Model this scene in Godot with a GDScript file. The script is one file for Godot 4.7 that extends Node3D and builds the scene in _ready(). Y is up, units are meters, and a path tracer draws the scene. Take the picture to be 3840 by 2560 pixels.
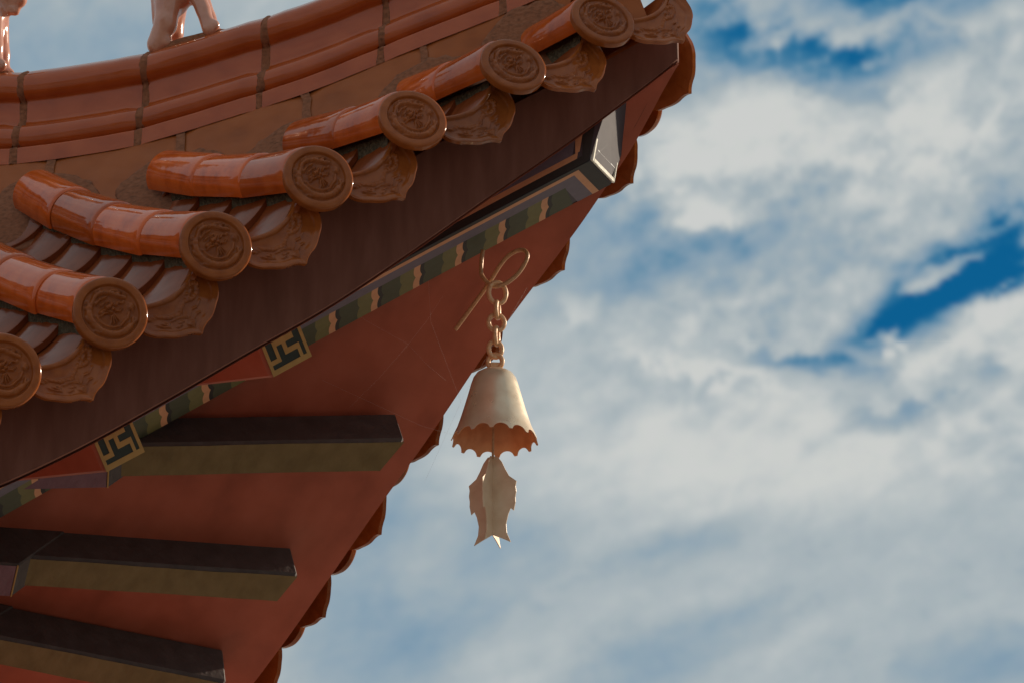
extends Node3D
# A glazed roof corner with upturned eaves, seen from below. x runs along the near eave towards the corner, z outwards from it; y is up, ground at 0.

const H0 := 4.654                    # height of the frame in which the roof is laid out
const SQ := 0.70710678

var M := {}
var rng := RandomNumberGenerator.new()
var noise := FastNoiseLite.new()

# ------------------------------------------------------------------ setting
func _ready():
	rng.seed = 7
	noise.seed = 11
	noise.noise_type = FastNoiseLite.TYPE_SIMPLEX_SMOOTH
	noise.frequency = 1.0
	setup_camera()
	setup_sky()
	setup_sun()
	make_materials()
	ground()
	trees()
	roof()
	hook_and_bell()
	beasts()
	cobweb()

func setup_camera():
	var cam := Camera3D.new()
	cam.name = "camera"
	cam.fov = 13.688
	cam.near = 0.05
	cam.far = 4000.0
	add_child(cam)
	cam.position = Vector3(-3.939, 1.6, 5.18)
	cam.rotation = Vector3(0.32262, -0.60898, 0)
	cam.current = true

func setup_sun():
	var sun := DirectionalLight3D.new()
	sun.name = "sun"
	add_child(sun)
	sun.light_color = Color(1.0, 0.93, 0.83)
	sun.light_energy = 1.4
	sun.light_angular_distance = 2.0
	sun.shadow_enabled = true
	var to_sun := Vector3(0.93, 0.36, 0.04).normalized()
	sun.position = Vector3(0, 20, 0)
	sun.look_at(sun.position - to_sun, Vector3.UP)

func smooth(a: float, b: float, x: float) -> float:
	var k := clampf((x - a) / (b - a), 0.0, 1.0)
	return k * k * (3.0 - 2.0 * k)

# colour of the sky (sRGB) towards heading a and elevation e, both in degrees
var n1 := FastNoiseLite.new()
var n2 := FastNoiseLite.new()
var n3 := FastNoiseLite.new()
func sky_at(az: float, el: float) -> Color:
	var r := deg_to_rad(az)
	var q := deg_to_rad(el)
	var d := Vector3(sin(r) * cos(q), sin(q), -cos(r) * cos(q))
	# streaks run a little uphill, longer than they are tall
	var side := d.x * 0.82 + d.z * 0.57
	var p := Vector3(d.x, d.y * 1.45 - side * 0.28, d.z)
	var bend := n1.get_noise_3dv(p * 2.3 + Vector3(5, 1, 2)) * 0.02
	p += Vector3(bend, -bend, bend)
	var base := n1.get_noise_3dv(p)
	var puff := n2.get_noise_3dv(p)
	var fine := n3.get_noise_3dv(Vector3(d.x, d.y * 1.25 - side * 0.25, d.z) + Vector3(bend, bend, -bend) * 0.6)
	var a := az - 34.89
	var e := el - 18.49
	# the broken sheet to the upper right is mottled, the rest a smooth veil
	var broken := clampf(0.16 + 0.74 * smooth(-2.6, -0.2, e + 0.12 * a) * smooth(-1.0, 4.0, a), 0.0, 1.0)
	if absf(a) > 22.0 or absf(e) > 20.0:
		broken = 0.6
	var wisp := n2.get_noise_3dv(Vector3(d.x, d.y * 3.2 - side * 1.0, d.z) * 0.7 + Vector3(9, 4, 1))
	var c := 0.715 + base * 0.12 + wisp * 0.10 + (puff * 0.19 + fine * 0.25) * broken + fine * 0.04
	a += (n2.get_noise_3dv(p * 0.9 + Vector3(3, 0, 0)) * 0.8 + fine * 0.5) * broken
	e += (n2.get_noise_3dv(p * 0.9 + Vector3(0, 7, 0)) * 0.5 + fine * 0.42) * broken
	for g in HOLES:
		var dx: float = (a - g[0]) * cos(g[4]) + (e - g[1]) * sin(g[4])
		var dy: float = -(a - g[0]) * sin(g[4]) + (e - g[1]) * cos(g[4])
		var k: float = dx * dx / (g[2] * g[2]) + dy * dy / (g[3] * g[3])
		if k < 9.0:
			c -= g[5] * exp(-k * sqrt(k) * 0.8) * (1.0 + puff * 0.6)
	var col: Color
	if c < 0.42:
		col = Color(0.05, 0.37, 0.565).lerp(Color(0.51, 0.61, 0.685), smooth(-0.02, 0.46, c))
	elif c < 0.66:
		col = Color(0.505, 0.608, 0.685).lerp(Color(0.64, 0.69, 0.715), (c - 0.42) / 0.24)
	else:
		col = Color(0.64, 0.69, 0.715).lerp(Color(0.80, 0.81, 0.80), smooth(0.60, 1.0, c))
	var low := smooth(12.0, -2.0, el)
	return col.lerp(Color(0.69, 0.72, 0.73), low * 0.7)

# clear gaps and thicker banks: heading, height, length, breadth, tilt, depth
const HOLES := [
	[9.25, 0.95, 2.0, 0.68, 0.58, 0.85],
	[7.5, 0.0, 1.0, 0.26, 0.30, 0.20],
	[10.0, 1.0, 1.2, 0.5, 0.3, 0.35],
	[8.7, 6.7, 2.3, 0.38, -0.05, 0.62],
	[6.2, 5.6, 1.7, 0.34, -0.15, 0.46],
	[4.5, 6.25, 1.1, 0.45, -0.2, 0.36],
	[8.6, 5.5, 1.5, 0.38, 0.1, 0.34],
	[7.1, 4.9, 1.3, 0.3, -0.3, 0.25],
	[6.1, -0.55, 1.2, 0.24, -0.2, 0.42],
	[8.1, -1.7, 0.9, 0.22, 0.1, 0.36],
	[9.7, -0.9, 0.5, 0.25, 0.2, 0.25],
	[1.9, 1.9, 1.7, 0.95, 0.5, 0.27],
	[5.2, 2.3, 2.5, 0.45, 0.42, 0.22],
	[3.4, 1.3, 2.2, 0.5, 0.42, 0.12],
	[3.4, -4.2, 2.2, 0.40, 0.25, 0.15],
	[3.2, -6.2, 2.4, 0.55, 0.35, 0.20],
	[-2.3, -6.0, 2.0, 1.0, 0.3, 0.22],
	[-3.5, -3.8, 1.6, 1.4, 0.9, 0.18],
	[0.0, -3.9, 1.4, 0.9, 0.3, 0.16],
	[9.9, -6.5, 1.8, 0.6, 0.1, 0.22],
	[-9.0, 5.8, 2.6, 1.0, 0.1, 0.24],
	[4.2, 3.9, 2.3, 0.75, 0.15, -0.26],
	[4.3, 2.65, 0.75, 0.30, 0.0, -0.36],
	[1.4, 0.75, 0.40, 0.28, -0.4, -0.28],
	[8.6, 3.9, 2.2, 0.6, 0.2, -0.18],
	[5.0, -2.4, 5.5, 1.2, 0.05, -0.22],
	[9.3, -0.4, 1.5, 0.5, 0.1, -0.22],
	[9.2, 1.25, 0.7, 0.16, 0.35, -0.75],
	[10.1, 0.35, 0.5, 0.30, 0.3, -0.55],
	[8.0, -0.15, 0.35, 0.12, -0.3, -0.5],
	[3.8, -0.6, 1.2, 0.2, -0.25, -0.2],
]

func setup_sky():
	for it in [[n1, 6.0, 3, 3], [n2, 21.0, 5, 8], [n3, 58.0, 5, 21]]:
		it[0].noise_type = FastNoiseLite.TYPE_SIMPLEX_SMOOTH
		it[0].frequency = it[1]
		it[0].fractal_type = FastNoiseLite.FRACTAL_FBM
		it[0].fractal_octaves = it[2]
		it[0].fractal_gain = 0.58
		it[0].seed = it[3]
	var big := 4096
	var w := 1024
	var h := 512
	var small := Image.create(w, h, false, Image.FORMAT_RGB8)
	for y in h:
		var el := 90.0 - (y + 0.5) * 180.0 / h
		for x in w:
			var az := (x + 0.5) * 360.0 / w
			if az > 180.0:
				az -= 360.0
			if el < -4.0:
				small.set_pixel(x, y, Color(0.45, 0.44, 0.42))
			else:
				small.set_pixel(x, y, sky_at(az, el))
	small.resize(big, big / 2, Image.INTERPOLATE_CUBIC)
	# the same sky worked out finely over the part that fills most of the view
	for y in range(670, 960):
		var el := 90.0 - (y + 0.5) * 180.0 / 2048.0
		for x in range(230, 570):
			small.set_pixel(x, y, sky_at((x + 0.5) * 360.0 / 4096.0, el))
	var pano := PanoramaSkyMaterial.new()
	pano.panorama = ImageTexture.create_from_image(small)
	pano.filter = true
	var sky := Sky.new()
	sky.sky_material = pano
	var env := Environment.new()
	env.background_mode = Environment.BG_SKY
	env.sky = sky
	env.tonemap_mode = Environment.TONE_MAPPER_LINEAR
	env.tonemap_exposure = 1.0
	env.sdfgi_enabled = true
	env.ssao_enabled = true
	env.ssil_enabled = true
	var we := WorldEnvironment.new()
	we.name = "world"
	we.environment = env
	add_child(we)

# ------------------------------------------------------------------ materials
func lin(r: float, g: float, b: float) -> Color:
	return Color(r, g, b).linear_to_srgb()

func tex(c0: Color, c1: Color, c2: Color, freq: float, octaves: int, sd: int, stretch := 1.0) -> ImageTexture:
	# a tile of mottled colour, linear inputs
	var n := FastNoiseLite.new()
	n.noise_type = FastNoiseLite.TYPE_SIMPLEX_SMOOTH
	n.seed = sd
	n.frequency = freq
	n.fractal_octaves = octaves
	var s := 256
	var g := n.get_seamless_image(s, int(s * stretch), false, false, 0.2, true)
	if g.get_height() != s:
		g.resize(s, s, Image.INTERPOLATE_LANCZOS)
	var im := Image.create(s, s, false, Image.FORMAT_RGB8)
	for y in s:
		for x in s:
			var v := g.get_pixel(x, y).r
			im.set_pixel(x, y, c0.lerp(c1, v * 2.0).linear_to_srgb() if v < 0.5 else c1.lerp(c2, v * 2.0 - 1.0).linear_to_srgb())
	im.generate_mipmaps()
	return ImageTexture.create_from_image(im)

func grey(freq: float, octaves: int, sd: int, lo: float, hi: float) -> ImageTexture:
	var n := FastNoiseLite.new()
	n.noise_type = FastNoiseLite.TYPE_SIMPLEX_SMOOTH
	n.seed = sd
	n.frequency = freq
	n.fractal_octaves = octaves
	var g := n.get_seamless_image(256, 256, false, false, 0.2, true)
	var im := Image.create(256, 256, false, Image.FORMAT_RGB8)
	for y in 256:
		for x in 256:
			var v := lerpf(lo, hi, g.get_pixel(x, y).r)
			im.set_pixel(x, y, Color(v, v, v))
	return ImageTexture.create_from_image(im)

func bumps(freq: float, octaves: int, sd: int, strength: float) -> ImageTexture:
	var n := FastNoiseLite.new()
	n.noise_type = FastNoiseLite.TYPE_SIMPLEX_SMOOTH
	n.seed = sd
	n.frequency = freq
	n.fractal_octaves = octaves
	var g := n.get_seamless_image(256, 256, false, false, 0.2, true)
	g.convert(Image.FORMAT_RGBA8)
	g.bump_map_to_normal_map(strength)
	return ImageTexture.create_from_image(g)

func mat(albedo: ImageTexture, rough: float, scale: float, rough_tex = null, normal = null, nscale := 1.0, specular := 0.5) -> StandardMaterial3D:
	var m := StandardMaterial3D.new()
	m.albedo_texture = albedo
	m.roughness = rough
	m.metallic_specular = specular
	m.uv1_triplanar = true
	m.uv1_world_triplanar = true
	m.uv1_scale = Vector3.ONE * scale
	if rough_tex:
		m.roughness_texture = rough_tex
	if normal:
		m.normal_enabled = true
		m.normal_texture = normal
		m.normal_scale = nscale
	return m

func plain(c: Color, rough: float, metal := 0.0) -> StandardMaterial3D:
	var m := StandardMaterial3D.new()
	m.albedo_color = c
	m.roughness = rough
	m.metallic = metal
	return m

func make_materials():
	var soft := bumps(0.012, 3, 31, 3.0)
	var rough_n := bumps(0.05, 5, 32, 9.0)
	var ro := grey(0.03, 4, 33, 0.55, 1.0)
	var sheen := grey(0.02, 4, 34, 0.5, 1.0)
	for i in 6:
		var k: float = [1.0, 0.84, 1.1, 0.92, 1.04, 0.76][i]
		M["glaze%d" % i] = mat(tex(Color(0.40, 0.060, 0.010) * k, Color(0.62, 0.108, 0.016) * k, Color(0.68, 0.145, 0.03) * k, 0.016, 6, 40 + i), 0.08, 3.1, sheen, soft, 0.12, 0.45)
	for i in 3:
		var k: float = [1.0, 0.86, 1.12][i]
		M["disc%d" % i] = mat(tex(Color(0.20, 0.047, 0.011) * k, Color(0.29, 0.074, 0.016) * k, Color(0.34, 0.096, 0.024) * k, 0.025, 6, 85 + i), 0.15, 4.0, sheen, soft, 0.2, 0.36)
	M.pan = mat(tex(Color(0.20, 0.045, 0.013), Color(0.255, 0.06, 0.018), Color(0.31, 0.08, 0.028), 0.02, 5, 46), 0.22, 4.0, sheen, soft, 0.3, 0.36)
	M.ridge = mat(tex(Color(0.33, 0.058, 0.012), Color(0.43, 0.082, 0.017), Color(0.49, 0.105, 0.026), 0.015, 5, 47), 0.08, 3.0, sheen, soft, 0.1, 0.5)
	M.skirt = mat(tex(Color(0.24, 0.06, 0.014), Color(0.34, 0.088, 0.020), Color(0.39, 0.112, 0.032), 0.012, 6, 48), 0.5, 3.0, ro, soft, 0.4, 0.3)
	M.mortar = mat(tex(Color(0.07, 0.030, 0.015), Color(0.27, 0.092, 0.040), Color(0.34, 0.14, 0.075), 0.045, 6, 49), 0.95, 6.0, null, rough_n, 0.35)
	M.bed = mat(tex(Color(0.05, 0.038, 0.02), Color(0.12, 0.085, 0.046), Color(0.19, 0.14, 0.08), 0.04, 5, 50), 0.97, 6.0, null, rough_n, 1.2)
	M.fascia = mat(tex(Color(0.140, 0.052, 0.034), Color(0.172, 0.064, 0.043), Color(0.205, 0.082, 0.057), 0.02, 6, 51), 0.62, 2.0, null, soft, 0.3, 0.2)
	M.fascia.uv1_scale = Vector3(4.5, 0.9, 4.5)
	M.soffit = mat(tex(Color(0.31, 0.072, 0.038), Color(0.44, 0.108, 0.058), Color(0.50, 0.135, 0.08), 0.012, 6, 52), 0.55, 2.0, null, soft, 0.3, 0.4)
	M.olive = mat(tex(Color(0.14, 0.10, 0.04), Color(0.19, 0.14, 0.058), Color(0.23, 0.17, 0.078), 0.02, 6, 53), 0.65, 3.0, null, rough_n, 0.2, 0.4)
	M.navy = mat(tex(Color(0.065, 0.050, 0.048), Color(0.09, 0.070, 0.066), Color(0.12, 0.095, 0.09), 0.02, 5, 54), 0.6, 3.0, null, rough_n, 0.2, 0.4)
	M.purple = mat(tex(Color(0.16, 0.085, 0.105), Color(0.205, 0.11, 0.135), Color(0.25, 0.14, 0.165), 0.02, 6, 55), 0.65, 3.0, null, rough_n, 0.25, 0.4)
	M.timber = mat(tex(Color(0.055, 0.045, 0.055), Color(0.07, 0.058, 0.07), Color(0.09, 0.07, 0.08), 0.02, 6, 56), 0.6, 3.0, null, soft, 0.2, 0.4)
	var worn := func(r: float, g: float, b: float, sd: int):
		return mat(tex(Color(r, g, b) * 0.86, Color(r, g, b), Color(r, g, b) * 1.12, 0.03, 6, sd), 0.6, 4.0, null, soft, 0.15, 0.4)
	M.paint_black = worn.call(0.035, 0.030, 0.028, 60)
	M.paint_orange = worn.call(0.64, 0.31, 0.165, 61)
	M.paint_blue = worn.call(0.16, 0.13, 0.165, 62)
	M.paint_navy = worn.call(0.035, 0.035, 0.06, 63)
	M.paint_green = worn.call(0.075, 0.078, 0.045, 64)
	M.paint_olive = worn.call(0.175, 0.155, 0.06, 65)
	M.paint_gold = worn.call(0.44, 0.27, 0.09, 66)
	M.paint_teal = worn.call(0.032, 0.042, 0.036, 67)
	M.white = mat(tex(Color(0.70, 0.69, 0.70), Color(0.80, 0.785, 0.80), Color(0.84, 0.82, 0.82), 0.03, 6, 68), 0.55, 4.0, null, soft, 0.3)
	M.white_frame = mat(tex(Color(0.62, 0.58, 0.48), Color(0.74, 0.70, 0.60), Color(0.80, 0.77, 0.70), 0.05, 6, 69), 0.6, 4.0, null, rough_n, 0.3)
	M.bell = mat(tex(Color(0.72, 0.52, 0.34), Color(0.86, 0.68, 0.48), Color(0.90, 0.76, 0.58), 0.02, 5, 70), 0.40, 3.0, ro, soft, 0.25, 0.6)
	M.bell.metallic = 0.4
	M.bell_in = mat(tex(Color(0.55, 0.20, 0.08), Color(0.72, 0.30, 0.13), Color(0.78, 0.40, 0.2), 0.02, 5, 71), 0.5, 4.0, ro, soft, 0.3)
	M.bell_in.metallic = 0.1
	M.fish = mat(tex(Color(0.66, 0.43, 0.27), Color(0.76, 0.55, 0.37), Color(0.82, 0.63, 0.46), 0.02, 5, 72), 0.45, 4.0, ro, soft, 0.2)
	M.fish.metallic = 0.05
	M.chain = mat(tex(Color(0.54, 0.25, 0.11), Color(0.72, 0.40, 0.2), Color(0.78, 0.54, 0.34), 0.05, 5, 73), 0.5, 8.0, ro, soft, 0.3)
	M.chain.metallic = 0.1
	M.wire = mat(tex(Color(0.34, 0.14, 0.05), Color(0.52, 0.26, 0.12), Color(0.66, 0.42, 0.23), 0.05, 5, 74), 0.5, 10.0, ro, soft, 0.4)
	M.wire.metallic = 0.1
	M.beast = mat(tex(Color(0.46, 0.17, 0.095), Color(0.56, 0.23, 0.14), Color(0.62, 0.30, 0.2), 0.02, 5, 75), 0.2, 4.0, ro, soft, 0.25, 0.7)
	M.web = plain(lin(0.6, 0.55, 0.5), 0.6)
	M.ground = mat(tex(Color(0.32, 0.285, 0.245), Color(0.38, 0.34, 0.295), Color(0.44, 0.395, 0.34), 0.02, 6, 76), 0.9, 0.5, null, rough_n, 0.3)
	M.wall = mat(tex(Color(0.28, 0.07, 0.04), Color(0.34, 0.085, 0.05), Color(0.38, 0.11, 0.07), 0.02, 6, 77), 0.8, 1.0, null, soft, 0.2)
	M.bark = plain(lin(0.09, 0.065, 0.045), 0.9)
	M.leaf = mat(tex(Color(0.035, 0.06, 0.02), Color(0.05, 0.085, 0.028), Color(0.07, 0.11, 0.04), 0.05, 4, 80), 0.6, 1.0)
	M.deck = plain(lin(0.16, 0.05, 0.03), 0.9)

# ------------------------------------------------------------------ mesh helpers
func new_st() -> SurfaceTool:
	var st := SurfaceTool.new()
	st.begin(Mesh.PRIMITIVE_TRIANGLES)
	return st

func tri(st: SurfaceTool, a: Vector3, b: Vector3, c: Vector3):
	st.add_vertex(a)
	st.add_vertex(b)
	st.add_vertex(c)

func quad(st: SurfaceTool, a: Vector3, b: Vector3, c: Vector3, d: Vector3):
	tri(st, a, b, c)
	tri(st, a, c, d)

func finish(st: SurfaceTool) -> ArrayMesh:
	st.generate_normals()
	return st.commit()

func flat(st: SurfaceTool):
	st.set_smooth_group(-1)

func soft_group(st: SurfaceTool, k := 0):
	st.set_smooth_group(k)

# a sheet through rows of points
func sheet(st: SurfaceTool, rows: Array, close := false):
	for i in rows.size() - 1:
		var n: int = rows[i].size()
		for j in (n if close else n - 1):
			var k := (j + 1) % n
			quad(st, rows[i][j], rows[i][k], rows[i + 1][k], rows[i + 1][j])

func fan(st: SurfaceTool, loop: Array, flip := false):
	var c := Vector3.ZERO
	for p in loop:
		c += p
	c /= loop.size()
	for j in loop.size():
		var k := (j + 1) % loop.size()
		if flip:
			tri(st, c, loop[k], loop[j])
		else:
			tri(st, c, loop[j], loop[k])

# a box with chamfered edges between two corners of the frame x
func bevel_box(st: SurfaceTool, x: Transform3D, lo: Vector3, hi: Vector3, b := 0.004):
	flat(st)
	var s := [lo, hi]
	var v := func(ix: int, iy: int, iz: int, ax: int) -> Vector3:
		var p := Vector3(s[ix].x, s[iy].y, s[iz].z)
		if ax != 0: p.x += b if ix == 0 else -b
		if ax != 1: p.y += b if iy == 0 else -b
		if ax != 2: p.z += b if iz == 0 else -b
		return x * p
	for k in 2:
		var c := [[k, 0, 0], [k, 0, 1], [k, 1, 1], [k, 1, 0]]
		for ax in 3:
			var q := []
			for e in c:
				var f := [0, 0, 0]
				f[ax] = e[0]
				f[(ax + 1) % 3] = e[1]
				f[(ax + 2) % 3] = e[2]
				q.append(v.call(f[0], f[1], f[2], ax))
			if k == 1:
				quad(st, q[3], q[2], q[1], q[0])
			else:
				quad(st, q[0], q[1], q[2], q[3])
	for ax in 3: # edges along ax
		for i in 2:
			for j in 2:
				var e0 := [0, 0, 0]
				var e1 := [0, 0, 0]
				e0[(ax + 1) % 3] = i
				e0[(ax + 2) % 3] = j
				e1[(ax + 1) % 3] = i
				e1[(ax + 2) % 3] = j
				e1[ax] = 1
				var a1 := (ax + 1) % 3
				var a2 := (ax + 2) % 3
				quad(st, v.call(e0[0], e0[1], e0[2], a1), v.call(e1[0], e1[1], e1[2], a1), v.call(e1[0], e1[1], e1[2], a2), v.call(e0[0], e0[1], e0[2], a2))
	for i in 2:
		for j in 2:
			for k in 2:
				tri(st, v.call(i, j, k, 0), v.call(i, j, k, 1), v.call(i, j, k, 2))

# a round bar along a path
func sweep(st: SurfaceTool, path: Array, radii: Array, sides := 10, closed := false, squash := 1.0):
	soft_group(st)
	var rows := []
	var n := path.size()
	var ref := Vector3(0.31, 0.2, 0.93)
	for i in n:
		var a: Vector3 = path[(i - 1 + n) % n] if (closed or i > 0) else path[i]
		var b: Vector3 = path[(i + 1) % n] if (closed or i < n - 1) else path[i]
		var t := (b - a).normalized()
		var u := (ref - t * ref.dot(t)).normalized()
		ref = u
		var w := t.cross(u)
		var ring := []
		var r: float = radii[i % radii.size()]
		for k in sides:
			var an := TAU * k / sides
			ring.append(path[i] + (u * cos(an) + w * sin(an) * squash) * r)
		rows.append(ring)
	if closed:
		rows.append(rows[0])
	sheet(st, rows, true)
	if not closed:
		fan(st, rows[0], true)
		fan(st, rows[n - 1])

func obj(called: String, mesh: Mesh, m: Material, parent: Node, x := Transform3D.IDENTITY) -> MeshInstance3D:
	var o := MeshInstance3D.new()
	o.name = called
	o.mesh = mesh
	o.material_override = m
	o.transform = x
	o.cast_shadow = GeometryInstance3D.SHADOW_CASTING_SETTING_ON
	parent.add_child(o, true)
	return o

func node(called: String, parent: Node, at := Vector3.ZERO) -> Node3D:
	var o := Node3D.new()
	o.name = called
	parent.add_child(o, true)
	o.position = at
	return o

func tag(o: Node, label: String, category: String, group := "", kind := ""):
	if label: o.set_meta("label", label)
	if category: o.set_meta("category", category)
	if group: o.set_meta("group", group)
	if kind: o.set_meta("kind", kind)

# ------------------------------------------------------------------ the lines the roof is laid out on
func table(xs: Array, ys: Array, x: float) -> float:
	var n := xs.size()
	if x <= xs[0]:
		return ys[0] + (ys[1] - ys[0]) / (xs[1] - xs[0]) * (x - xs[0])
	for i in n - 1:
		if x <= xs[i + 1]:
			# cubic through neighbours
			var y0: float = ys[i]
			var y1: float = ys[i + 1]
			var h: float = xs[i + 1] - xs[i]
			var m0: float = (y1 - ys[i - 1]) / (xs[i + 1] - xs[i - 1]) if i > 0 else (y1 - y0) / h
			var m1: float = (ys[i + 2] - y0) / (xs[i + 2] - xs[i]) if i < n - 2 else (y1 - y0) / h
			var t: float = (x - xs[i]) / h
			var t2 := t * t
			var t3 := t2 * t
			return (2 * t3 - 3 * t2 + 1) * y0 + (t3 - 2 * t2 + t) * h * m0 + (-2 * t3 + 3 * t2) * y1 + (t3 - t2) * h * m1
	return ys[n - 1] + (ys[n - 1] - ys[n - 2]) / (xs[n - 1] - xs[n - 2]) * (x - xs[n - 1])

# t is the distance from the corner along an eave; the eaves flare out towards the corner
func flare(t: float) -> float:
	var k := maxf(0.0, 2.2 - t)
	return 0.222 * k * k / 4.84

const ROWS := [-0.045, 0.186, 0.421, 0.676, 0.907, 1.147, 1.383, 1.614, 1.85, 2.09, 2.33]
const ROW_Y := [0.025, -0.145, -0.311, -0.497, -0.685, -0.89, -1.087, -1.254, -1.40, -1.52, -1.62]
const ROW_M := [-0.02, 0.0, 0.05, 0.12, 0.22, 0.30, 0.35, 0.39, 0.42, 0.44, 0.46]
func tile_y(t: float) -> float:
	return table(ROWS, ROW_Y, t)

func fascia_y(t: float, side := 0) -> float:
	var sag := 0.036 * smooth(-0.1, 0.08, t) * (1.0 - smooth(0.2, 0.62, t)) if side == 1 else 0.0
	return -sag + table([-0.1, 0.0, 0.2, 0.4, 0.6, 0.8, 1.0, 1.2, 1.4, 1.6, 2.0, 2.6, 3.2], [-0.155, -0.25, -0.43, -0.60, -0.773, -0.938, -1.083, -1.23, -1.37, -1.49, -1.68, -1.86, -1.95], t)

func soffit_y(side: int, t: float) -> float:
	return fascia_y(t, side) - 0.006

# a point t along the eave, o outwards, y up; side 0 is the near eave, 1 the far one
func eave(side: int, t: float, o: float, y: float) -> Vector3:
	return Vector3(-t, y + H0, o) if side == 0 else Vector3(o, y + H0, -t)

# height of the axis of a row of tiles s metres in from its end
func row_y(t: float, s: float) -> float:
	return tile_y(t) + table(ROWS, ROW_M, t) * s + 0.15 * s * s

func row_point(side: int, t: float, s: float) -> Vector3:
	return eave(side, t, flare(t) + 0.012 * side - s, row_y(t, s) - 0.006 * side)

# the ridge: u inwards along the diagonal, w across it (towards the far eave)
func ridge_base(u: float) -> float:
	return table([-0.25, 0.0, 0.27, 0.54, 0.757, 0.948, 1.202, 1.383, 1.573, 1.9, 2.6, 3.2], [0.185, 0.075, -0.033, -0.127, -0.205, -0.257, -0.318, -0.340, -0.348, -0.335, -0.16, 0.08], u)

func diag(u: float, w: float, y: float) -> Vector3:
	return Vector3(-u * SQ + w * SQ, y + H0, -u * SQ - w * SQ)

func skirt_off(t: float) -> float:
	return table([-0.05, 0.186, 0.421, 0.65, 0.9, 2.4], [0.03, 0.092, 0.168, 0.235, 0.252, 0.26], t)

func hip_y(u: float) -> float:
	return -0.414 - 0.481 * u - 0.0157 * u * u

# ------------------------------------------------------------------ reliefs of the end tiles
const DISC_LINES := [
	[0.055, [0.53, 0.21], [0.38, 0.34], [0.22, 0.50], [0.02, 0.60], [-0.17, 0.56], [-0.33, 0.42], [-0.44, 0.36]],
	[0.028, [-0.40, 0.40], [-0.52, 0.56]], [0.028, [-0.47, 0.34], [-0.60, 0.40]],
	[0.085, [-0.46, 0.33], [-0.55, 0.18], [-0.57, 0.0], [-0.53, -0.20], [-0.43, -0.40], [-0.28, -0.53], [-0.10, -0.61], [0.10, -0.62], [0.28, -0.56]],
	[0.030, [-0.42, 0.06], [-0.39, -0.14], [-0.29, -0.30], [-0.13, -0.41], [0.05, -0.45], [0.20, -0.38], [0.34, -0.33], [0.45, -0.20]],
	[0.050, [-0.24, 0.09], [-0.12, 0.10]], [0.055, [-0.02, 0.15], [0.04, 0.16]], [0.035, [0.12, 0.18], [0.15, 0.20]], [0.035, [0.08, 0.06], [0.10, 0.04]],
	[0.022, [-0.30, 0.0], [-0.20, 0.03], [-0.08, 0.0]], [0.022, [0.22, 0.10], [0.30, 0.16], [0.38, 0.10], [0.47, 0.13]],
	[0.022, [0.14, -0.04], [0.24, -0.08], [0.34, -0.03]], [0.030, [-0.02, 0.02], [0.02, -0.02]],
	[0.026, [-0.28, 0.36], [-0.10, 0.43], [0.08, 0.42]], [0.022, [-0.20, 0.26], [-0.05, 0.30], [0.10, 0.28]],
	[0.030, [0.30, 0.53], [0.42, 0.48], [0.46, 0.40], [0.40, 0.40]],
	[0.035, [0.21, -0.60], [0.37, -0.53], [0.51, -0.48]], [0.022, [0.40, -0.46], [0.48, -0.38]],
	[0.018, [-0.04, -0.10], [-0.14, -0.30]], [0.018, [-0.01, -0.10], [-0.06, -0.33]], [0.018, [0.02, -0.10], [0.02, -0.33]], [0.018, [0.05, -0.10], [0.10, -0.29]],
	[0.026, [0.58, 0.0], [0.64, -0.09], [0.58, -0.18], [0.51, -0.10], [0.58, 0.0]], [0.025, [0.57, -0.09], [0.59, -0.09]],
	[0.022, [-0.66, 0.16], [-0.68, 0.04]], [0.022, [-0.62, -0.28], [-0.56, -0.40]], [0.022, [0.60, 0.26], [0.54, 0.36]], [0.022, [-0.10, 0.68], [0.06, 0.69]],
]
const DRIP_LINES := [
	[0.045, [-0.80, 0.36], [-0.66, 0.45], [-0.50, 0.36], [-0.30, 0.45], [-0.12, 0.45], [0.02, 0.34], [0.18, 0.29], [0.36, 0.38], [0.54, 0.40], [0.64, 0.31], [0.60, 0.20], [0.48, 0.15]],
	[0.020, [-0.30, 0.56], [-0.16, 0.52], [0.0, 0.54]],
	[0.022, [0.05, 0.60], [0.18, 0.53], [0.30, 0.58], [0.44, 0.55]],
	[0.022, [-0.44, 0.54], [-0.39, 0.59], [-0.44, 0.64], [-0.49, 0.59], [-0.44, 0.54]],
	[0.020, [0.12, 0.71], [0.20, 0.68], [0.28, 0.72]],
	[0.024, [0.00, 0.66], [0.07, 0.73], [0.00, 0.80], [-0.07, 0.73], [0.00, 0.66]], [0.02, [0.0, 0.73], [0.01, 0.73]],
	[0.02, [-0.20, 0.66], [-0.12, 0.63]], [0.02, [-0.28, 0.74], [-0.20, 0.71]],
	[0.018, [0.30, 0.20], [0.36, 0.27], [0.28, 0.28]], [0.02, [0.40, 0.26], [0.46, 0.24]],
	[0.02, [-0.60, 0.62], [-0.52, 0.68], [-0.42, 0.69]],
]

func relief(lines: Array, p: Vector2) -> float:
	var best := 0.0
	for ln in lines:
		var run := 0.0
		for i in range(1, ln.size() - 1):
			var a := Vector2(ln[i][0], ln[i][1])
			var b := Vector2(ln[i + 1][0], ln[i + 1][1])
			var ab := b - a
			var len := ab.length()
			var k := clampf((p - a).dot(ab) / (len * len), 0.0, 1.0)
			var off := p - a - ab * k
			var d: float = off.length() / (ln[0] * 1.25)
			if d < 1.0:
				# scales along the thicker bodies
				var bead: float = 0.22 * sin((run + k * len) * 75.0 + absf(d) * 2.0) if ln[0] > 0.04 else 0.0
				best = maxf(best, sqrt(1.0 - d * d) * (0.80 + bead))
			run += len
	return best

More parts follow.
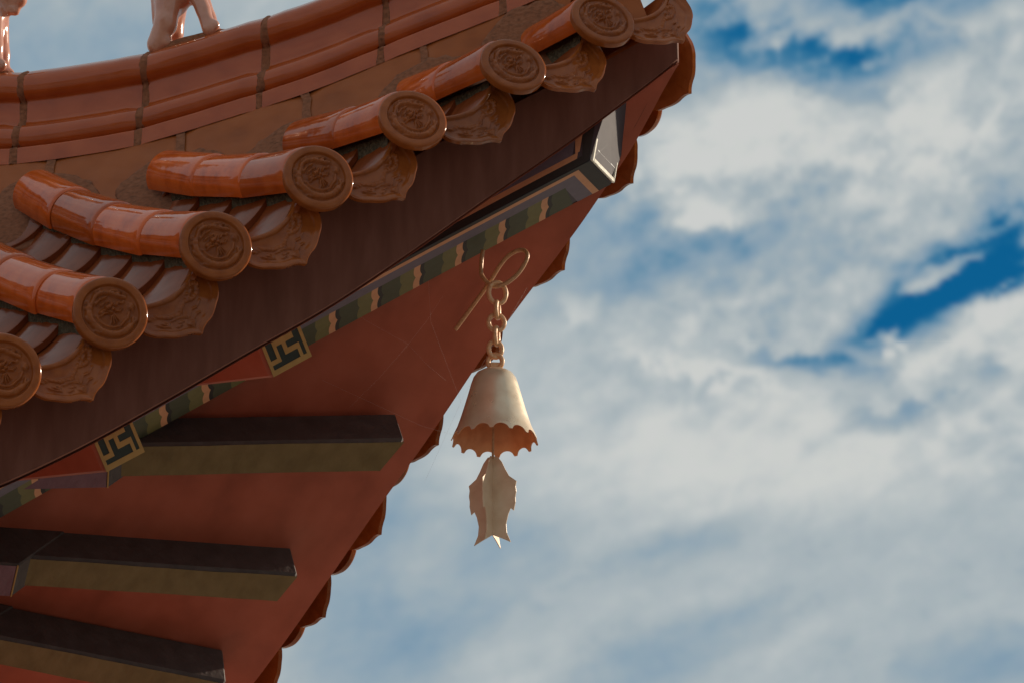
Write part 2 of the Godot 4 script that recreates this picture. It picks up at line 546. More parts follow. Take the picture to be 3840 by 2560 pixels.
# round end of a row: raised rim, sunk field, a coiled creature in relief. Faces +z, radius r
func disc_mesh(r: float) -> ArrayMesh:
	var st := new_st()
	var radii := [0.0]
	for i in 27:
		radii.append(0.03 + 0.70 * i / 26.0)
	radii += [0.745, 0.765, 0.785, 0.80, 0.86, 0.92, 0.965, 0.99]
	var rows := []
	for q in radii:
		var ring := []
		for k in 84:
			var a := TAU * k / 84
			var p := Vector2(cos(a), sin(a)) * float(q)
			var z := 0.0
			if q < 0.735:
				z = -0.0075 + 0.0105 * relief(DISC_LINES, p) + 0.0004 * noise.get_noise_2d(p.x * 20, p.y * 20)
			elif q < 0.79:
				z = lerpf(-0.0075, 0.0, smooth(0.735, 0.79, q))
			elif q > 0.95:
				z = -0.003 * (q - 0.95) / 0.04
			z += 0.0006 * noise.get_noise_2d(p.x * 2.0 + 7, p.y * 2.0)
			var wob := 1.0 + (0.006 * sin(3 * a + 1.0) + 0.004 * sin(7 * a)) * smooth(0.8, 1.0, q)
			ring.append(Vector3(p.x * r * wob, p.y * r * wob, z))
		rows.append(ring)
	var side := []
	var back := []
	for k in 84:
		var a := TAU * k / 84
		side.append(Vector3(cos(a) * r, sin(a) * r, -0.007))
		back.append(Vector3(cos(a) * r * 0.99, sin(a) * r * 0.99, -0.021))
	rows.append(side)
	rows.append(back)
	rows.reverse()
	sheet(st, rows, true)
	flat(st)
	fan(st, back)
	return finish(st)

# fan-shaped drip plate: x across, -y down, faces +z
func drip_low(b: float) -> float:
	return table([0.0, 0.10, 0.22, 0.36, 0.50, 0.64, 0.80, 0.93, 1.0], [-0.157, -0.148, -0.142, -0.138, -0.130, -0.119, -0.106, -0.085, -0.056], b)

func drip_mesh() -> ArrayMesh:
	var st := new_st()
	var nu := 96
	var nv := 48
	var hw := 0.118
	# the wavy border, for the distance to it
	var rim := []
	for k in 61:
		var u := -1.0 + k / 30.0
		rim.append(Vector2(u * hw, drip_low(absf(u))))
	rim.push_front(Vector2(-hw, 0.0))
	rim.push_back(Vector2(hw, 0.0))
	var front := []
	var back := []
	for j in nv + 1:
		var rf := []
		var rb := []
		for i in nu + 1:
			var u := -1.0 + 2.0 * i / nu
			var v := float(j) / nv
			var p := Vector2(u * hw, lerpf(-0.050 + 0.046 * u * u, drip_low(absf(u)), v))
			var e := 9.0
			for q in rim.size() - 1:
				var a: Vector2 = rim[q]
				var ab: Vector2 = rim[q + 1] - a
				var kk := clampf((p - a).dot(ab) / ab.length_squared(), 0.0, 1.0)
				e = minf(e, (p - a - ab * kk).length())
			var z := 0.0
			if e > 0.013:
				var k := smooth(0.013, 0.0165, e)
				z = -0.0042 * k + smooth(0.016, 0.02, e) * 0.0060 * relief(DRIP_LINES, Vector2(u, v)) * smooth(0.08, 0.14, v)
			elif e < 0.003:
				z = -0.002 * (1.0 - e / 0.003)
			# rounded lip along the top
			if v < 0.12:
				z += 0.007 * sqrt(maxf(0.0, 1.0 - pow(v / 0.12 - 0.4, 2.0) / 0.36))
			var curve := -0.014 * u * u + 0.022 * v * v
			rf.append(Vector3(p.x, p.y, z + curve))
			rb.append(Vector3(p.x, p.y, curve - 0.014))
		front.append(rf)
		back.append(rb)
	soft_group(st, 1)
	sheet(st, front)
	soft_group(st, 2)
	for j in nv:
		for i in nu:
			quad(st, back[j][i + 1], back[j][i], back[j + 1][i], back[j + 1][i + 1])
	soft_group(st, 3)
	for i in nu:
		quad(st, front[nv][i], front[nv][i + 1], back[nv][i + 1], back[nv][i])
		quad(st, front[0][i + 1], front[0][i], back[0][i], back[0][i + 1])
	for j in nv:
		quad(st, front[j][0], front[j + 1][0], back[j + 1][0], back[j][0])
		quad(st, front[j + 1][nu], front[j][nu], back[j][nu], back[j + 1][nu])
	return finish(st)

# half-round cover tile, open end towards -z, front edge at z = 0; slant makes the front edge lean with the disc
func tube_mesh(length: float, r0: float, r1: float, slant: float, sides := 22) -> ArrayMesh:
	var st := new_st()
	var rows := []
	var a0 := 0.0
	var zs := [0.0, 0.004, 0.012, 0.05, length * 0.5, length]
	for i in zs.size():
		var z: float = zs[i]
		var ring := []
		for k in sides + 1:
			var a := a0 + (PI - 2.0 * a0) * k / sides
			var r := lerpf(r0, r1, z / length) - (0.004 if i == 0 else (0.001 if i == 1 else 0.0))
			var y := sin(a) * r
			ring.append(Vector3(-cos(a) * r, y, -z - y * slant * (1.0 - z / length)))
		rows.append(ring)
	soft_group(st, 1)
	sheet(st, rows)
	var inner := []
	for p in rows[0]:
		inner.append(Vector3(p.x * 0.82, p.y * 0.82, p.z))
	soft_group(st, 2)
	sheet(st, [inner, rows[0]])
	return finish(st)

# shallow curved pan tile: x across (width 0.30), front edge at z = 0, runs to -z
func pan_mesh(length: float) -> ArrayMesh:
	var st := new_st()
	var top := []
	var bot := []
	var n := 14
	for z in [0.0, 0.003, length]:
		var rt := []
		var rb := []
		for i in n + 1:
			var u := -1.0 + 2.0 * i / n
			var y: float = 0.036 * u * u - 0.05 - 0.018 * z / length - (0.002 if z == 0.0 else 0.0)
			rt.append(Vector3(u * 0.108, y, -z))
			rb.append(Vector3(u * 0.108, y - 0.014, -z))
		top.append(rt)
		bot.append(rb)
	soft_group(st, 1)
	sheet(st, top)
	soft_group(st, 2)
	for i in n:
		quad(st, top[0][i + 1], top[0][i], bot[0][i], bot[0][i + 1])
	soft_group(st, 3)
	for i in n:
		quad(st, bot[0][i + 1], bot[0][i], bot[2][i], bot[2][i + 1])
	return finish(st)

# ------------------------------------------------------------------ the roof
func basis_at(side: int, to_corner: Vector3, outwards: Vector3) -> Basis:
	var z := outwards.normalized()
	var x := to_corner if side == 0 else -to_corner
	x = (x - z * x.dot(z)).normalized()
	return Basis(x, z.cross(x), z)

func row_in(t: float) -> float:
	# how far a row runs in before it meets the fillet under the ridge
	return maxf(0.02, flare(t) + t - skirt_off(t) / SQ)

func roof():
	var r := node("temple_building", self, Vector3(0, 0, 0))
	tag(r, "temple building with orange glazed tiles on its upturned painted roof corner", "temple", "", "thing")
	var disc := disc_mesh(0.0805)
	var drip := drip_mesh()
	var step := 0.236
	var tube := tube_mesh(step + 0.02, 0.0705, 0.066, 0.0)
	var tube_end := tube_mesh(step + 0.02, 0.0705, 0.066, 0.50)
	var pan := pan_mesh(0.195)
	for side in 2:
		for i in range(1, ROWS.size()):
			var t: float = ROWS[i]
			var part := node("tile_row", r)
			var total := row_in(t) - 0.03
			var s := 0.0
			var c: Vector3 = (row_point(side, t - 0.1, 0.0) - row_point(side, t + 0.1, 0.0)).normalized()
			var first := true
			var path := []
			while s < total or first:
				var p := row_point(side, t, s)
				var q := row_point(side, t, s + step)
				var b := basis_at(side, c, p - q)
				b = b * Basis(Vector3(0, 0, 1), rng.randf_range(-0.03, 0.03)) * Basis(Vector3(0, 1, 0), rng.randf_range(-0.012, 0.012))
				var x := Transform3D(b, p)
				if first:
					# the end tile: cover and the round face that leans back from it
					obj("tube_tile", tube_end, M["glaze%d" % rng.randi_range(0, 5)], part, x * Transform3D(Basis.IDENTITY, Vector3(0, 0, -0.010)))
					var face := Basis(Vector3(1, 0, 0), -0.50 + rng.randf_range(-0.03, 0.03)) * Basis(Vector3(0, 0, 1), rng.randf_range(-0.06, 0.06))
					obj("end_disc", disc, M["disc%d" % rng.randi_range(0, 2)], part, x * Transform3D(face, Vector3.ZERO))
				else:
					obj("tube_tile", tube, M["glaze%d" % rng.randi_range(0, 5)], part, x)
				first = false
				s += step
			# mortar bedding under the cover tiles
			var st := new_st()
			var rows := []
			s = 0.055
			while s < total + 0.05:
				var p := row_point(side, t, s)
				var q := row_point(side, t, s + 0.05)
				var b := basis_at(side, c, p - q)
				var ring := []
				for k in 9:
					var a := PI * k / 8
					var w := 0.066 + 0.006 * noise.get_noise_3d(p.x * 25 + k * 3, p.y * 25, p.z * 25 + side * 9)
					ring.append(p + b * Vector3(-cos(a) * w, (-0.086 if s > 0.09 else -0.06) + minf(0.075, sin(a) * 0.11) * (1.0 if s > 0.09 else 0.7), 0))
				rows.append(ring)
				s += 0.02
			soft_group(st)
			sheet(st, rows)
			fan(st, rows[0])
			obj("mortar_bed", finish(st), M.bed, part)
		# pans between the rows, the lowest with its drip plate
		for i in ROWS.size() - 1:
			var ta: float = ROWS[i]
			var tb: float = ROWS[i + 1]
			var part := node("pan_row", r)
			var total := minf(row_in(tb), row_in(ta) + 0.22)
			var s := 0.035
			var k := 0
			while s < total or k == 0:
				var pa := row_point(side, ta, s)
				var pb := row_point(side, tb, s)
				var p := (pa + pb) * 0.5
				var q := (row_point(side, ta, s + 0.08) + row_point(side, tb, s + 0.08)) * 0.5
				var c := pa - pb
				var b := basis_at(side, c, p - q)
				b = b * Basis(Vector3(0, 1, 0), rng.randf_range(-0.03, 0.03))
				var wide := Basis.from_scale(Vector3(c.length() / 0.30, 1, 1))
				if k == 0:
					var lean := 0.02 + 0.26 * (1.0 - smooth(0.1, 1.6, (ta + tb) * 0.5)) + rng.randf_range(-0.03, 0.03)
					# level the plate's lean against the slope of the row
					var out := (eave(side, 0, 1, 0) - eave(side, 0, 0, 0)).normalized()
					var bd := basis_at(side, c, out)
					obj("drip_tile", drip, M["disc%d" % rng.randi_range(0, 2)], part, Transform3D(bd * Basis(Vector3(1, 0, 0), -lean) * wide, p + bd.z * (0.005 if side == 0 or i > 0 else -0.03)))
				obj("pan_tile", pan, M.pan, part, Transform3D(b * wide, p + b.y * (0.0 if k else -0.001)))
				s += 0.160
				k += 1
	temple_walls(r)
	deck(r)
	hip_ridge(r)
	ridge_skirt(r)
	fascias(r)
	soffits(r)
	rafters(r)
	hip_beam(r)

func deck(r: Node):
	# boarding under the tiles, which keeps the sky out
	for side in 2:
		var st := new_st()
		var rows := []
		for i in 34:
			var t := 0.0 + 3.2 * i / 33.0
			var line := []
			var total := maxf(0.03, flare(t) + t)
			for k in 13:
				var s := 0.05 + (total - 0.05) * k / 12.0
				line.append(row_point(side, t, s) + Vector3(0, -0.105, 0))
			rows.append(line)
		soft_group(st)
		sheet(st, rows)
		obj("roof_deck", finish(st), M.deck, r)

func ridge_profile() -> Array:
	# half of the section: across, height as a share of 0.27
	return [[0.0, 1.0], [0.026, 0.988], [0.046, 0.960], [0.058, 0.922], [0.062, 0.910], [0.071, 0.87], [0.075, 0.81], [0.072, 0.75], [0.062, 0.705], [0.052, 0.685], [0.044, 0.675], [0.043, 0.66],
		[0.044, 0.50], [0.046, 0.425], [0.058, 0.415], [0.074, 0.392], [0.086, 0.35], [0.090, 0.28], [0.086, 0.22], [0.076, 0.188], [0.070, 0.178], [0.092, 0.157], [0.0945, 0.148], [0.095, 0.14], [0.095, 0.0]]

func ridge_ring(u: float, grow: float, bumpy: float) -> Array:
	var half := ridge_profile()
	var ring := []
	var y0 := ridge_base(u)
	for s in [-1, 1]:
		for i in half.size():
			var e: Array = half[i] if s == 1 else half[half.size() - 1 - i]
			if s == 1 and i == 0:
				continue
			var w: float = e[0] * s
			var y: float = y0 + e[1] * 0.288
			var p := diag(u, w, y)
			var n := (diag(u, signf(w), y) - diag(u, 0, y)).normalized() if w != 0.0 else Vector3.UP
			var g := grow + bumpy * noise.get_noise_3d(p.x * 30, p.y * 30, p.z * 30)
			ring.append(p + n * g + Vector3(0, g * 0.5 * e[1], 0))
	return ring

func hip_ridge(r: Node):
	var part := node("hip_ridge", r)
	var joints := [-0.20, -0.03, 0.28, 0.59, 0.90, 1.215, 1.54, 1.86, 2.18, 2.50]
	for i in joints.size() - 1:
		var a: float = joints[i] + 0.008
		var b: float = joints[i + 1] - 0.008
		var st := new_st()
		var rows := []
		for k in 9:
			var grow := rng.randf_range(-0.0006, 0.0006)
			rows.append(ridge_ring(lerpf(a, b, k / 8.0), grow - (0.003 if k == 0 or k == 8 else 0.0), 0.0))
		soft_group(st, 1)
		# facets of the moulding: a new smooth group at each arris
		for k in rows.size() - 1:
			for j in rows[k].size() - 1:
				quad(st, rows[k][j], rows[k][j + 1], rows[k + 1][j + 1], rows[k + 1][j])
		flat(st)
		fan(st, rows[0], true)
		fan(st, rows[8])
		obj("ridge_block", finish(st), M.ridge, part)
	for u in joints.slice(1):
		var st := new_st()
		var rows := []
		for k in 9:
			var uu: float = u - 0.014 + 0.028 * k / 8.0
			var edge := absf(k - 4) / 4.0
			rows.append(ridge_ring(uu, -0.0016 - 0.005 * pow(edge, 4.0), 0.0055))
		soft_group(st)
		sheet(st, rows)
		obj("mortar_joint", finish(st), M.mortar, part)
	# the curled nose at the end of the ridge
	var st := new_st()
	sweep(st, [diag(-0.16, 0, 0.27), diag(-0.20, 0, 0.20), diag(-0.235, 0, 0.13), diag(-0.275, 0, 0.085), diag(-0.315, 0, 0.085), diag(-0.335, 0, 0.115)], [0.085, 0.08, 0.07, 0.058, 0.044, 0.02], 16)
	obj("ridge_end", finish(st), M.mortar, part)

func ridge_skirt(r: Node):
	# the fillet between the ridge and the tiles
	for side in 2:
		var part := node("ridge_skirt", r)
		var pt := func(t: float, v: float, lift: float) -> Vector3:
			var off := skirt_off(t)
			var s := maxf(0.0, flare(t) + t - off / SQ)
			var low := row_point(side, t, maxf(0.0, s - 0.10)) + Vector3(0, -0.115, 0)
			var u := (2.0 * t - off / SQ) * SQ
			var up := diag(u, (-0.090 if side == 0 else 0.090), ridge_base(u) + 0.004)
			var n := (diag(0, (-1 if side == 0 else 1), 0) - diag(0, 0, 0)).normalized() * 0.8 + Vector3(0, 0.6, 0)
			return low.lerp(up, v) + n * (lift - 0.02 * v * (1.0 - v))
		for i in range(0, ROWS.size() - 1):
			var a: float = ROWS[i] + 0.05
			var b: float = ROWS[i + 1] + 0.05
			var st := new_st()
			var rows := []
			for k in 9:
				var line := []
				var t := lerpf(a + 0.004, b - 0.004, k / 8.0)
				for j in 9:
					var v := j / 8.0
					var n := 0.0025 * noise.get_noise_3d(t * 9, v * 3, 5.0 + side)
					var edge := 0.0 if (k > 0 and k < 8) else -0.004
					line.append(pt.call(t, v, n + edge))
				rows.append(line)
			soft_group(st)
			sheet(st, rows)
			obj("skirt_panel", finish(st), M.skirt, part)
			# mortar behind the joint
			var sj := new_st()
			var jr := []
			for k in 4:
				var line := []
				for j in 13:
					var t := b - 0.008 + 0.016 * k / 3.0 + 0.006 * noise.get_noise_2d(j * 2.0, i * 5.0)
					line.append(pt.call(t, j / 12.0, 0.001 + 0.004 * noise.get_noise_3d(k * 2.0, j * 3.0, i)))
				jr.append(line)
			soft_group(sj)
			sheet(sj, jr)
			obj("mortar_joint", finish(sj), M.mortar, part)
		# mortar smeared round the head of each row
		for i in range(1, ROWS.size()):
			var t: float = ROWS[i]
			# where the axis of the row meets the fillet
			var best := 9.0
			var v0 := 0.4
			for k in 41:
				var p: Vector3 = pt.call(t, k / 40.0, 0.0)
				var inn := (flare(t) - p.z) if side == 0 else (flare(t) - p.x)
				var d := absf(p.y - H0 - row_y(t, inn))
				if d < best:
					best = d
					v0 = k / 40.0
			var lv: float = (pt.call(t, 1.0, 0.0) - pt.call(t, 0.0, 0.0)).length()
			var lt: float = (pt.call(t + 0.05, v0, 0.0) - pt.call(t - 0.05, v0, 0.0)).length() / 0.1
			var st := new_st()
			var rows := []
			for k in 7:
				var ring := []
				var q: float = [0.0, 0.35, 0.7, 0.9, 0.97, 1.0, 1.0][k]
				for j in 40:
					var a := TAU * j / 40
					var rad := (0.138 + 0.014 * noise.get_noise_2d(cos(a) * 3 + i * 7, sin(a) * 3)) * q
					if sin(a) < 0:
						rad *= 1.0 + 0.25 * -sin(a)
					var lift := 0.007 + 0.003 * noise.get_noise_3d(cos(a) * q * 6, sin(a) * q * 6, i * 3.0)
					if k >= 5:
						lift = 0.002 if k == 5 else -0.01
					ring.append(pt.call(t + 0.06 + cos(a) * rad * 1.1 / lt, clampf(v0 + 0.06 + sin(a) * rad / lv, -0.1, 0.98), lift))
				rows.append(ring)
			soft_group(st)
			sheet(st, rows, true)
			obj("mortar_arch", finish(st), M.mortar, part)

func fascias(r: Node):
	for side in 2:
		var st := new_st()
		var n := 110
		var ring := []
		for i in n + 1:
			var t := -0.104 + 3.3 * pow(float(i) / n, 1.3)
			var o := flare(t) - 0.13
			var y := fascia_y(t, side)
			var yt := tile_y(t) - 0.055
			if i == 0:
				o = 0.104
			var wob := 0.0015 * noise.get_noise_2d(t * 7.0, side * 3.0)
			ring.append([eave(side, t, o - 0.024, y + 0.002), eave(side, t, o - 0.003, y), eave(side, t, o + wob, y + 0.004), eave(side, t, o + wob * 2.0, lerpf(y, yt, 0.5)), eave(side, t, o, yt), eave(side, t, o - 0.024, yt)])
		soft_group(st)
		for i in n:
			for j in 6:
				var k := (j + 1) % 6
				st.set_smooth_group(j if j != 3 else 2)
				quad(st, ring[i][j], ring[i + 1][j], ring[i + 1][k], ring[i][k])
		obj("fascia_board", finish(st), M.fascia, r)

func fan_angle(t: float) -> float:
	return deg_to_rad(45.0) * exp(-maxf(t, 0.0) / 1.0)

func inward(side: int, t: float) -> Vector3:
	var a := fan_angle(t)
	return Vector3(-cos(a), 0, -sin(a)) if side == 1 else Vector3(-sin(a), 0, -cos(a))

func in_slope(side: int, t: float) -> float:
	if side == 0:
		return table([0.0, 0.8, 1.2, 2.4], [-0.05, 0.09, 0.12, 0.16], t)
	return table([0.0, 0.712, 1.139, 1.47, 2.4], [-0.24, -0.085, -0.02, 0.105, 0.16], t)

# how far up the diagonal the fan line from t runs in
func meet(side: int, t: float) -> float:
	var p := eave(side, t, flare(t) - 0.133, 0.0)
	var d := inward(side, t)
	var along := (p.x - p.z) if side == 1 else (p.z - p.x)
	var rate := (d.x - d.z) if side == 1 else (d.z - d.x)
	var q := p + d * clampf(-along / rate, 0.0, 3.2)
	return -(q.x + q.z) * SQ

func soffits(r: Node):
	for side in 2:
		var st := new_st()
		var rows := []
		for i in 110:
			var t := -0.10 + 3.2 * pow(i / 109.0, 1.2)
			var p := eave(side, t, flare(t) - 0.133, soffit_y(side, t))
			var d := inward(side, t)
			# run in to the diagonal plane; round the corner the lines close up on the tip
			var end := meet(side, maxf(t, 0.45))
			if t < 0.45:
				end = lerpf(-0.147, end, (t + 0.10) / 0.55)
			var q := diag(end, 0.0, 0.0)
			d = Vector3(q.x - p.x, 0, q.z - p.z)
			var reach := d.length()
			d = d / maxf(reach, 1e-5)
			var line := []
			for k in 17:
				var s := reach * k / 16.0
				line.append(p + d * s + Vector3(0, in_slope(side, t) * s + 0.001 * noise.get_noise_2d(t * 4, s * 4), 0))
			rows.append(line)
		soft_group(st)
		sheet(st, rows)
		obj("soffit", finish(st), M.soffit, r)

# squared rafters under the soffit; outer ends flush behind the fascia
func rafters(r: Node):
	var list := [[0, 0.797, -1.038], [0, 1.19, -1.32], [0, 1.58, -1.575], [0, 1.97, -1.78], [1, 0.712, -1.030], [1, 1.139, -1.30], [1, 1.46, -1.53], [1, 1.90, -1.74]]
	for e in list:
		var side: int = e[0]
		var t: float = e[1]
		var part := node("rafter", r)
		var d := inward(side, t)
		d.y = in_slope(side, t)
		d = d.normalized()
		var p := eave(side, t, flare(t) - 0.30, e[2])
		var c := (eave(side, t - 0.1, flare(t - 0.1), fascia_y(t - 0.1)) - eave(side, t + 0.1, flare(t + 0.1), fascia_y(t + 0.1))).normalized()
		var b := basis_at(side, c, -d)
		var x := Transform3D(b, p)
		# bottom centre of the outer end at the origin; -z runs inwards
		var w := 0.049
		var h := 0.128 if side == 1 else 0.142
		var skew: float = (eave(side, t - 0.1, flare(t - 0.1), 0) - eave(side, t + 0.1, flare(t + 0.1), 0)).normalized().dot(b.z) # end cut along the eave
		if side == 1:
			skew = -skew
		var cut := func(xx: float) -> float:
			return xx * skew / sqrt(maxf(0.1, 1.0 - skew * skew))
		var bar := func(lo: float, hi: float, y0: float, y1: float, z0: float, z1: float, rake: float, sk: float, bev: float) -> ArrayMesh:
			var st := new_st()
			flat(st)
			var rings := []
			for k in 4:
				var z: float = [z0, z0 - bev, z1 + bev, z1][k]
				var ins := bev if (k == 0 or k == 3) else 0.0
				var ring := []
				for q in [[lo + bev, y0 + ins], [hi - bev, y0 + ins], [hi - ins, y0 + bev], [hi - ins, y1 - bev], [hi - bev, y1 - ins], [lo + bev, y1 - ins], [lo + ins, y1 - bev], [lo + ins, y0 + bev]]:
					var zz: float = z + (cut.call(q[0]) * sk if k < 2 else 0.0) + ((q[1] - y0) * rake if k < 2 else 0.0)
					ring.append(x * Vector3(q[0], q[1], zz))
				rings.append(ring)
			sheet(st, rings, true)
			fan(st, rings[0], true)
			fan(st, rings[3])
			return finish(st)
		# the bar: painted underside, dark sides
		obj("timber", bar.call(-w, w, 0.0, h, 0.0, -1.7, 0.0, 1.0, 0.008), M.soffit if side == 0 else M.navy, part)
		if side == 1:
			var st := new_st()
			flat(st)
			var pts := []
			var n := 24
			for k in n + 1:
				var z := -0.004 - 1.6 * k / n
				pts.append([x * Vector3(-w + 0.006 + 0.003 * noise.get_noise_2d(k * 3.1, t * 9), -0.0016, z + (cut.call(-w) if k == 0 else 0.0)), x * Vector3(w - 0.006 + 0.003 * noise.get_noise_2d(k * 3.1, t * 9 + 40), -0.0016, z + (cut.call(w) if k == 0 else 0.0))])
			sheet(st, pts)
			obj("painted_underside", finish(st), M.olive, part)
			# thicker lower rafter that carries it, with a raked end
			var s0 := -0.69
			obj("lower_rafter", bar.call(-w - 0.004, w + 0.004, -0.040, h, s0 - 0.036, -1.75, 0.9, 0.0, 0.005), M.navy, part)
			var sp := new_st()
			flat(sp)
			quad(sp, x * Vector3(-w, -0.0416, s0 - 0.042), x * Vector3(w, -0.0416, s0 - 0.042), x * Vector3(w, -0.0416, -1.7), x * Vector3(-w, -0.0416, -1.7))
			obj("painted_underside", finish(sp), M.purple, part)
			var sg := new_st()
			bevel_box(sg, x * Transform3D(Basis.IDENTITY, Vector3(0, -0.0405, s0 - 0.038)), Vector3(-w - 0.002, -0.002, -0.002), Vector3(w + 0.002, 0.002, 0.002), 0.0005)
			obj("gilt_edge", finish(sg), M.paint_gold, part)
		else:
			manji(part, x, w, h, cut)

# painted end of a rafter: gilt frame and hooked cross on a dark ground
func manji(part: Node, x: Transform3D, w: float, h: float, cut: Callable):
	var at := func(a: float, b: float, lift: float) -> Vector3:
		# a, b in -1..1 across the face
		var xx := a * (w - 0.001)
		var yy := (b * 0.5 + 0.5) * (h - 0.002) + 0.001
		return x * Vector3(xx, yy, cut.call(xx) + lift)
	var st := new_st()
	flat(st)
	var loop := []
	for q in [[-0.97, -0.97], [0.97, -0.97], [0.97, 0.97], [-0.97, 0.97]]:
		loop.append(at.call(q[0], q[1], 0.0016))
	quad(st, loop[0], loop[1], loop[2], loop[3])
	obj("end_panel", finish(st), M.paint_teal, part)
	var sg := new_st()
	flat(sg)
	var bars := [
		[-0.985, -0.985, 0.985, -0.80], [-0.985, 0.80, 0.985, 0.985], [-0.985, -0.8, -0.83, 0.8], [0.83, -0.8, 0.985, 0.8],
		[-0.10, -0.50, 0.10, 0.50], [-0.52, -0.10, -0.10, 0.10], [0.10, -0.10, 0.52, 0.10],
		[-0.66, 0.32, -0.10, 0.50], [0.10, -0.50, 0.66, -0.32], [0.36, 0.10, 0.52, 0.64], [-0.52, -0.64, -0.36, -0.10],
		[-0.66, 0.12, -0.50, 0.32], [0.50, -0.80, 0.66, -0.50], [0.52, 0.48, 0.83, 0.64], [-0.83, -0.64, -0.52, -0.48],
	]
	for q in bars:
		quad(sg, at.call(q[0], q[1], 0.0032), at.call(q[2], q[1], 0.0032), at.call(q[2], q[3], 0.0032), at.call(q[0], q[3], 0.0032))
	obj("painted_cross", finish(sg), M.paint_gold, part)

# ------------------------------------------------------------------ painted corner beam
func hip_beam(r: Node):
	var part := node("hip_beam", r)
	var hw := 0.0955
	var u0 := 0.05
	var u1 := 2.9
	var hp := func(u: float, w: float, h: float) -> Vector3:
		# the end leans out at the top
		var uu := u - (0.18 * h + 0.142 * w if u <= u0 + 0.001 else 0.0)
		return diag(uu, w, hip_y(u - (0.142 * w if u <= u0 + 0.001 else 0.0)) + h)
	var st := new_st()
	flat(st)
	var rows := []
	for k in 31:
		var u := u0 + (u1 - u0) * pow(k / 30.0, 1.5)
		var b := 0.003
		rows.append([hp.call(u, -hw + b, 0.0), hp.call(u, hw - b, 0.0), hp.call(u, hw, b), hp.call(u, hw, 0.42), hp.call(u, -hw, 0.42), hp.call(u, -hw, b)])
	# keep the tip low enough to stay under the boards
	for j in [3, 4]:
		for k in 31:
			var u := u0 + (u1 - u0) * pow(k / 30.0, 1.5)
			rows[k][j].y = minf(rows[k][j].y, H0 + hip_y(u) + lerpf(0.225, 0.42, smooth(0.0, 1.2, u)))
	sheet(st, rows, true)
	fan(st, rows[0], true)
	fan(st, rows[30])
	obj("timber", finish(st), M.timber, part)
	var strip := func(called: String, m: Material, a: float, b: float, lift: float, ua: float, ub: float):
		var s := new_st()
		flat(s)
		var pts := []
		for k in 31:
			var u := lerpf(ua, ub, k / 30.0)
			var sk := 0.142 * (1.0 - smooth(0.0, 0.5, u - u0))
			pts.append([diag(u - sk * a, a, hip_y(u - sk * a) - lift), diag(u - sk * b, b, hip_y(u - sk * b) - lift)])
		sheet(s, pts)
		obj(called, finish(s), m, part)
	var side_strip := func(called: String, m: Material, a: float, b: float, lift: float, ua: float, ub: float):
		for sd in [-1, 1]:
			var s := new_st()
			flat(s)
			var pts := []
			for k in 31:
				var u := lerpf(ua, ub, k / 30.0)
				var sk: float = 0.142 * hw * sd * (1.0 - k / 30.0)
				var va: float = u - 0.18 * a * (1.0 - k / 30.0) - sk
				var vb: float = u - 0.18 * b * (1.0 - k / 30.0) - sk
				pts.append([diag(va, sd * (hw + lift), hip_y(va) + a), diag(vb, sd * (hw + lift), hip_y(vb) + b)])
			sheet(s, pts)
			obj(called, finish(s), m, part)
	# side faces: black arris, orange line, lilac border, dark field
	side_strip.call("painted_border", M.paint_black, 0.0, 0.021, 0.0016, u0 + 0.001, u1)
	side_strip.call("painted_line", M.paint_orange, 0.021, 0.036, 0.0016, u0 + 0.034, u1)
	side_strip.call("painted_border", M.paint_blue, 0.036, 0.078, 0.0016, u0 + 0.048, u1)
	side_strip.call("painted_field", M.paint_navy, 0.078, 0.40, 0.0012, u0 + 0.09, u1)
	side_strip.call("painted_border", M.paint_blue, 0.078, 0.20, 0.0016, u0 + 0.048, u0 + 0.09)
	side_strip.call("painted_line", M.paint_orange, 0.036, 0.20, 0.0020, u0 + 0.030, u0 + 0.048)
	side_strip.call("painted_border", M.paint_black, 0.021, 0.20, 0.0016, u0 + 0.001, u0 + 0.030)
	# underside: the same borders, then waved bands
	var near := -hw
	strip.call("painted_border", M.paint_black, near, near + 0.016, 0.0016, u0 + 0.002, u1)
	strip.call("painted_line", M.paint_orange, near + 0.016, near + 0.034, 0.0020, u0 + 0.032, u1)
	strip.call("painted_border", M.paint_blue, near + 0.034, near + 0.078, 0.0016, u0 + 0.048, u1)
	strip.call("painted_border", M.paint_black, near + 0.016, hw, 0.0016, u0 + 0.002, u0 + 0.032)
	strip.call("painted_line", M.paint_orange, near + 0.034, hw, 0.0020, u0 + 0.032, u0 + 0.048)
	strip.call("painted_border", M.paint_blue, near + 0.078, hw, 0.0016, u0 + 0.048, u0 + 0.085)
	var wave := func(k: float) -> float:
		# two lobes meeting in a point
		var q := absf(k - 0.5) * 2.0
		return 0.0045 * pow(1.0 - q, 3.0) - 0.0018 * sin(q * PI)
	var period := 0.1065
	var ub := u0 + 0.085
	while ub < u1 - 0.12:
		var bounds := [0.0, 0.052, 0.062, 0.072, period]
		# from the tip inwards: dark green, black line, orange line, olive
		var mats := [M.paint_green, M.paint_black, M.paint_orange, M.paint_olive]
		bounds = [0.0, 0.0460, 0.056, 0.0720, period]
		for q in 4:
			var s := new_st()
			flat(s)
			var pts := []
			for k in 15:
				var f := k / 14.0
				var w := lerpf(near + 0.078, hw, f)
				var oa: float = -wave.call(f) + (w - near - 0.078) * 0.24 - 0.014
				var ua: float = ub + bounds[q] + (oa if not (q == 0 and ub < u0 + 0.09) else 0.0)
				var uc: float = ub + bounds[q + 1] + oa
				pts.append([diag(ua, w, hip_y(ua) - 0.0016), diag(uc, w, hip_y(uc) - 0.0016)])
			sheet(s, pts)
			obj("painted_band", finish(s), mats[q], part)
		ub += period
